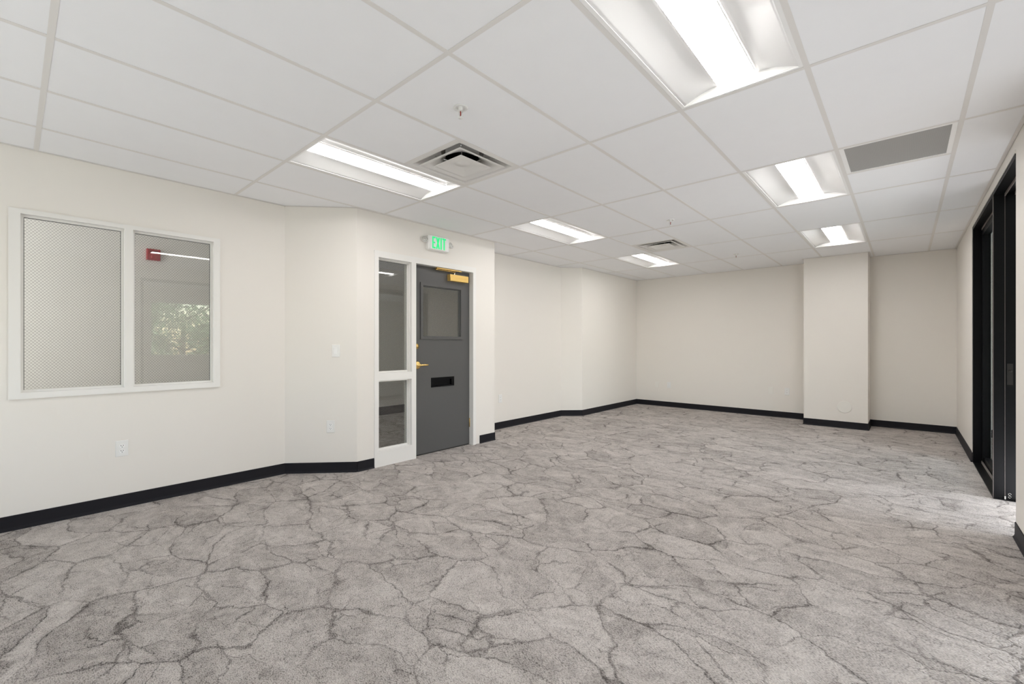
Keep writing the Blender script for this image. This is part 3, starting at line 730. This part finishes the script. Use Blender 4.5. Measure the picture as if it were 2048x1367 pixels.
# fire alarm in the corridor, seen through the right-hand pane
r = empty('fire_alarm', (CX, 1.163, 2.355), R(90), label='square red fire alarm on the corridor wall, seen through the wire glass window', category='alarm')
obj('housing', MB().plate(0.135, 0.135, 0.05, 0.008), M['red'], r)
obj('strobe', MB().plate(0.05, 0.03, 0.008, 0.004, T=Matrix.Translation((0, -0.05, -0.03))), M['red'], r)
obj('horn_grille', MB().box((-0.04, -0.0515, 0.02), (0.04, -0.05, 0.024)).box((-0.04, -0.0515, 0.030), (0.04, -0.05, 0.034)).box((-0.04, -0.0515, 0.040), (0.04, -0.05, 0.044)), M['slot'], r)

# ------------------------------------------------------------------ black sliding door in the right wall
sd = empty('door_2', (XR, 5.5, 0), **ST)
def S_(name, mb, m, parent=None, **kw):
    for i, v in enumerate(mb.v): mb.v[i] = (v[0]-XR, v[1]-5.5, v[2])
    return obj(name, mb, m, parent or sd, **kw)
xa, xm, xb = XR+0.002, XR+0.062, XR+0.122
fd = 0.045
S_('jamb', MB().box((xa-0.004, SY1-fd, 0), (xm-0.001, SY1, SZ1)).box((xm+0.001, SY1-fd-0.004, 0), (xb, SY1, SZ1)), M['black'])
S_('jamb', MB().box((xa-0.001, SY0, 0), (xb, SY0+0.010, SZ1)), M['black'])
S_('head', MB().box((xa-0.004, SY0+0.010, SZ1-0.030), (xb, SY1-fd-0.004, SZ1)), M['black'])
S_('track', MB().box((xm-0.003, SY0+0.02, SZ1-0.052), (xm+0.003, SY1-fd-0.01, SZ1-0.030)).box((xb-0.008, SY0+0.02, SZ1-0.052), (xb-0.002, SY1-fd-0.01, SZ1-0.030)), M['darktrim'])
S_('casing_reveal', MB().box((XR-0.006, SY0-0.004, SZ1), (XR, SY1+0.014, SZ1+0.022)).box((XR-0.006, SY1, 0.105), (XR, SY1+0.014, SZ1)), M['wall'])
S_('sill', MB().box((xa-0.004, 5.30, 0), (xb, SY1-fd-0.004, 0.010)), M['black'])
S_('sill_track', MB().box((xm-0.004, 5.30, 0.010), (xm+0.004, SY1-fd-0.004, 0.034)), M['track'])
S_('post', MB().box((xa-0.004, 5.310, 0), (xm-0.001, 5.360, SZ1-0.030)), M['black'])
S_('edge_highlight', MB().box((xa-0.0055, 5.3085, 0), (xa-0.003, 5.3110, SZ1-0.030)).box((xm-0.001, 5.3085, 0), (xm+0.001, 5.3110, SZ1-0.030)), M['darktrim'])  # lighter strips: the metal edge highlight put into colour
x0, x1, y0, y1, z0, z1 = xm+0.001, xb-0.001, 5.312, SY1-fd-0.006, 0.012, SZ1-0.034
sw, rb, rt = 0.060, 0.070, 0.075
pb = S_('glazed_panel', MB().box((x0, y0, z0), (x1, y0+sw, z1)), M['black'])
S_('stile', MB().box((x0, y1-sw, z0), (x1, y1, z1)), M['black'], pb)
S_('top_rail', MB().box((x0, y0+sw, z1-rt), (x1, y1-sw, z1)), M['black'], pb)
S_('bottom_rail', MB().box((x0+0.012, y0+sw, z0), (x1, y1-sw, z0+rb)), M['black'], pb)
S_('pane', MB().box((x1-0.016, y0+sw, z0+rb), (x1-0.008, y1-sw, z1-rt)), M['clear'], pb)
lt = MB().box((xm+0.012, 5.3105, 0.93), (xb-0.016, 5.3120, 1.10))
lt.lathe([(0.010, 0), (0.010, 0.003), (0.001, 0.0032)], 14, T=Matrix.Translation((xm+0.030, 5.311, 1.04)) @ Matrix.Rotation(R(90), 4, 'X'))
S_('latch', lt, M['slot'], pb)
for z in (0.030, 0.052):
    ringp = [(xm+0.026+0.008*math.cos(R(a)), 5.3105, z+0.008*math.sin(R(a))) for a in range(0, 301, 30)]
    S_('floor_guide', MB().tube(ringp, 0.0016, 5), M['track'], pb)

# second glazed opening in the right wall, beside the camera: only its reflection in the wire glass is in view
s2 = empty('door_3', (XR, 2.3, 0), **ST)
def S2(name, mb, m):
    for i, v in enumerate(mb.v): mb.v[i] = (v[0]-XR, v[1]-2.3, v[2])
    return obj(name, mb, m, s2)
S2('jamb', MB().box((XR, OY0, 0), (XR+TR, OY0+0.04, OZ1)), M['black']); S2('jamb', MB().box((XR, OY1-0.04, 0), (XR+TR, OY1, OZ1)), M['black'])
S2('head', MB().box((XR, OY0+0.04, OZ1-0.04), (XR+TR, OY1-0.04, OZ1)), M['black'])

# office and rear windows
def ext_window(name, axis, a0, a1, z0, z1, c0, c1, bars):
    w_ = empty(name, (0, 0, 0), **ST)
    def bx(u0, u1, zz0, zz1, d0=c0, d1=c1): return ((d0, u0, zz0), (d1, u1, zz1)) if axis == 'x' else ((u0, d0, zz0), (u1, d1, zz1))
    f = MB()
    for q in ((a0, a0+0.05, z0, z1), (a1-0.05, a1, z0, z1), (a0+0.05, a1-0.05, z1-0.05, z1), (a0+0.05, a1-0.05, z0, z0+0.05)): f.box(*bx(*q))
    obj('frame', f, M['trim'], w_)
    for k in range(1, bars):
        u = a0+(a1-a0)*k/bars; obj('mullion', MB().box(*bx(u-0.025, u+0.025, z0+0.05, z1-0.05)), M['trim'], w_)
    mid = (c0+c1)/2; obj('pane', MB().box(*bx(a0+0.05, a1-0.05, z0+0.05, z1-0.05, mid-0.003, mid+0.003)), M['clear'], w_)
ext_window('window_3', 'x', EW[0][0], EW[0][1], EW[0][2], EW[0][3], EX+0.02, EX+T-0.02, 1)
ext_window('window_4', 'x', EW[1][0], EW[1][1], EW[1][2], EW[1][3], EX+0.02, EX+T-0.02, 2)
ext_window('window_5', 'y', RX0, RX1, RZ0, RZ1, YR-0.10, YR-0.03, 2)  # unseen rear window, added as a daylight source

# ------------------------------------------------------------------ outside: lawn and trees reflected in the pane
obj('ground', MB().box((4.6, -25, -0.35), (60, 45, -0.25)).box((-40, -40, -0.35), (4.6, -3.6, -0.25)), M['lawn'], **ST)
def tree(loc, h, rad, seed, label):
    rnd = random.Random(seed)
    r = empty('tree', loc, 0, label=label, category='tree', group='trees outside the office windows')
    tk = MB().tube([(0, 0, 0), (0.05, 0.02, h*0.3), (-0.04, 0.05, h*0.6), (0.02, 0, h*0.85)], [0.16, 0.13, 0.09, 0.04], 8)
    for k in range(7):
        a = rnd.uniform(0, 6.28); z = h*rnd.uniform(0.3, 0.75); q = rad*rnd.uniform(0.5, 0.85)
        tk.tube([(0, 0, z), (q*0.5*math.cos(a), q*0.5*math.sin(a), z+0.3), (q*math.cos(a), q*math.sin(a), z+0.75)], [0.05, 0.035, 0.015], 6)
    obj('trunk', tk, M['bark'], r)
    lf = MB()
    blobs = [(rnd.uniform(-.62, .62)*rad, rnd.uniform(-.62, .62)*rad, h*rnd.uniform(0.22, 0.98), rad*rnd.uniform(0.25, 0.45)) for _ in range(26)]
    for _ in range(3200):
        bx, by, bz, br = rnd.choice(blobs)
        d = Vector((rnd.gauss(0, 1), rnd.gauss(0, 1), rnd.gauss(0, 1))).normalized()*br*rnd.random()**0.4
        p = Vector((bx, by, bz))+d
        u = Vector((rnd.gauss(0, 1), rnd.gauss(0, 1), rnd.gauss(0, 1))).normalized(); v = u.orthogonal().normalized(); s_ = rnd.uniform(0.06, 0.12)
        lf.add([tuple(p-u*s_), tuple(p+v*s_*0.5), tuple(p+u*s_), tuple(p-v*s_*0.5)], [(0, 1, 2, 3)])
    fo = obj('foliage', lf, M['leaf'], r); fo['kind'] = 'stuff'
    return r
tree((11.0, 2.80, -0.25), 5.0, 1.7, 3, 'tallest leafy tree outside, mirrored in the left half of the right wire glass pane')
tree((13.6, 6.3, -0.25), 3.5, 1.8, 4, 'low leafy tree mirrored in the wire glass beside the right edge of the pane')
tree((17.6, 5.6, -0.25), 3.7, 2.4, 8, 'distant leafy tree mirrored in the wire glass between the tall and the low tree')
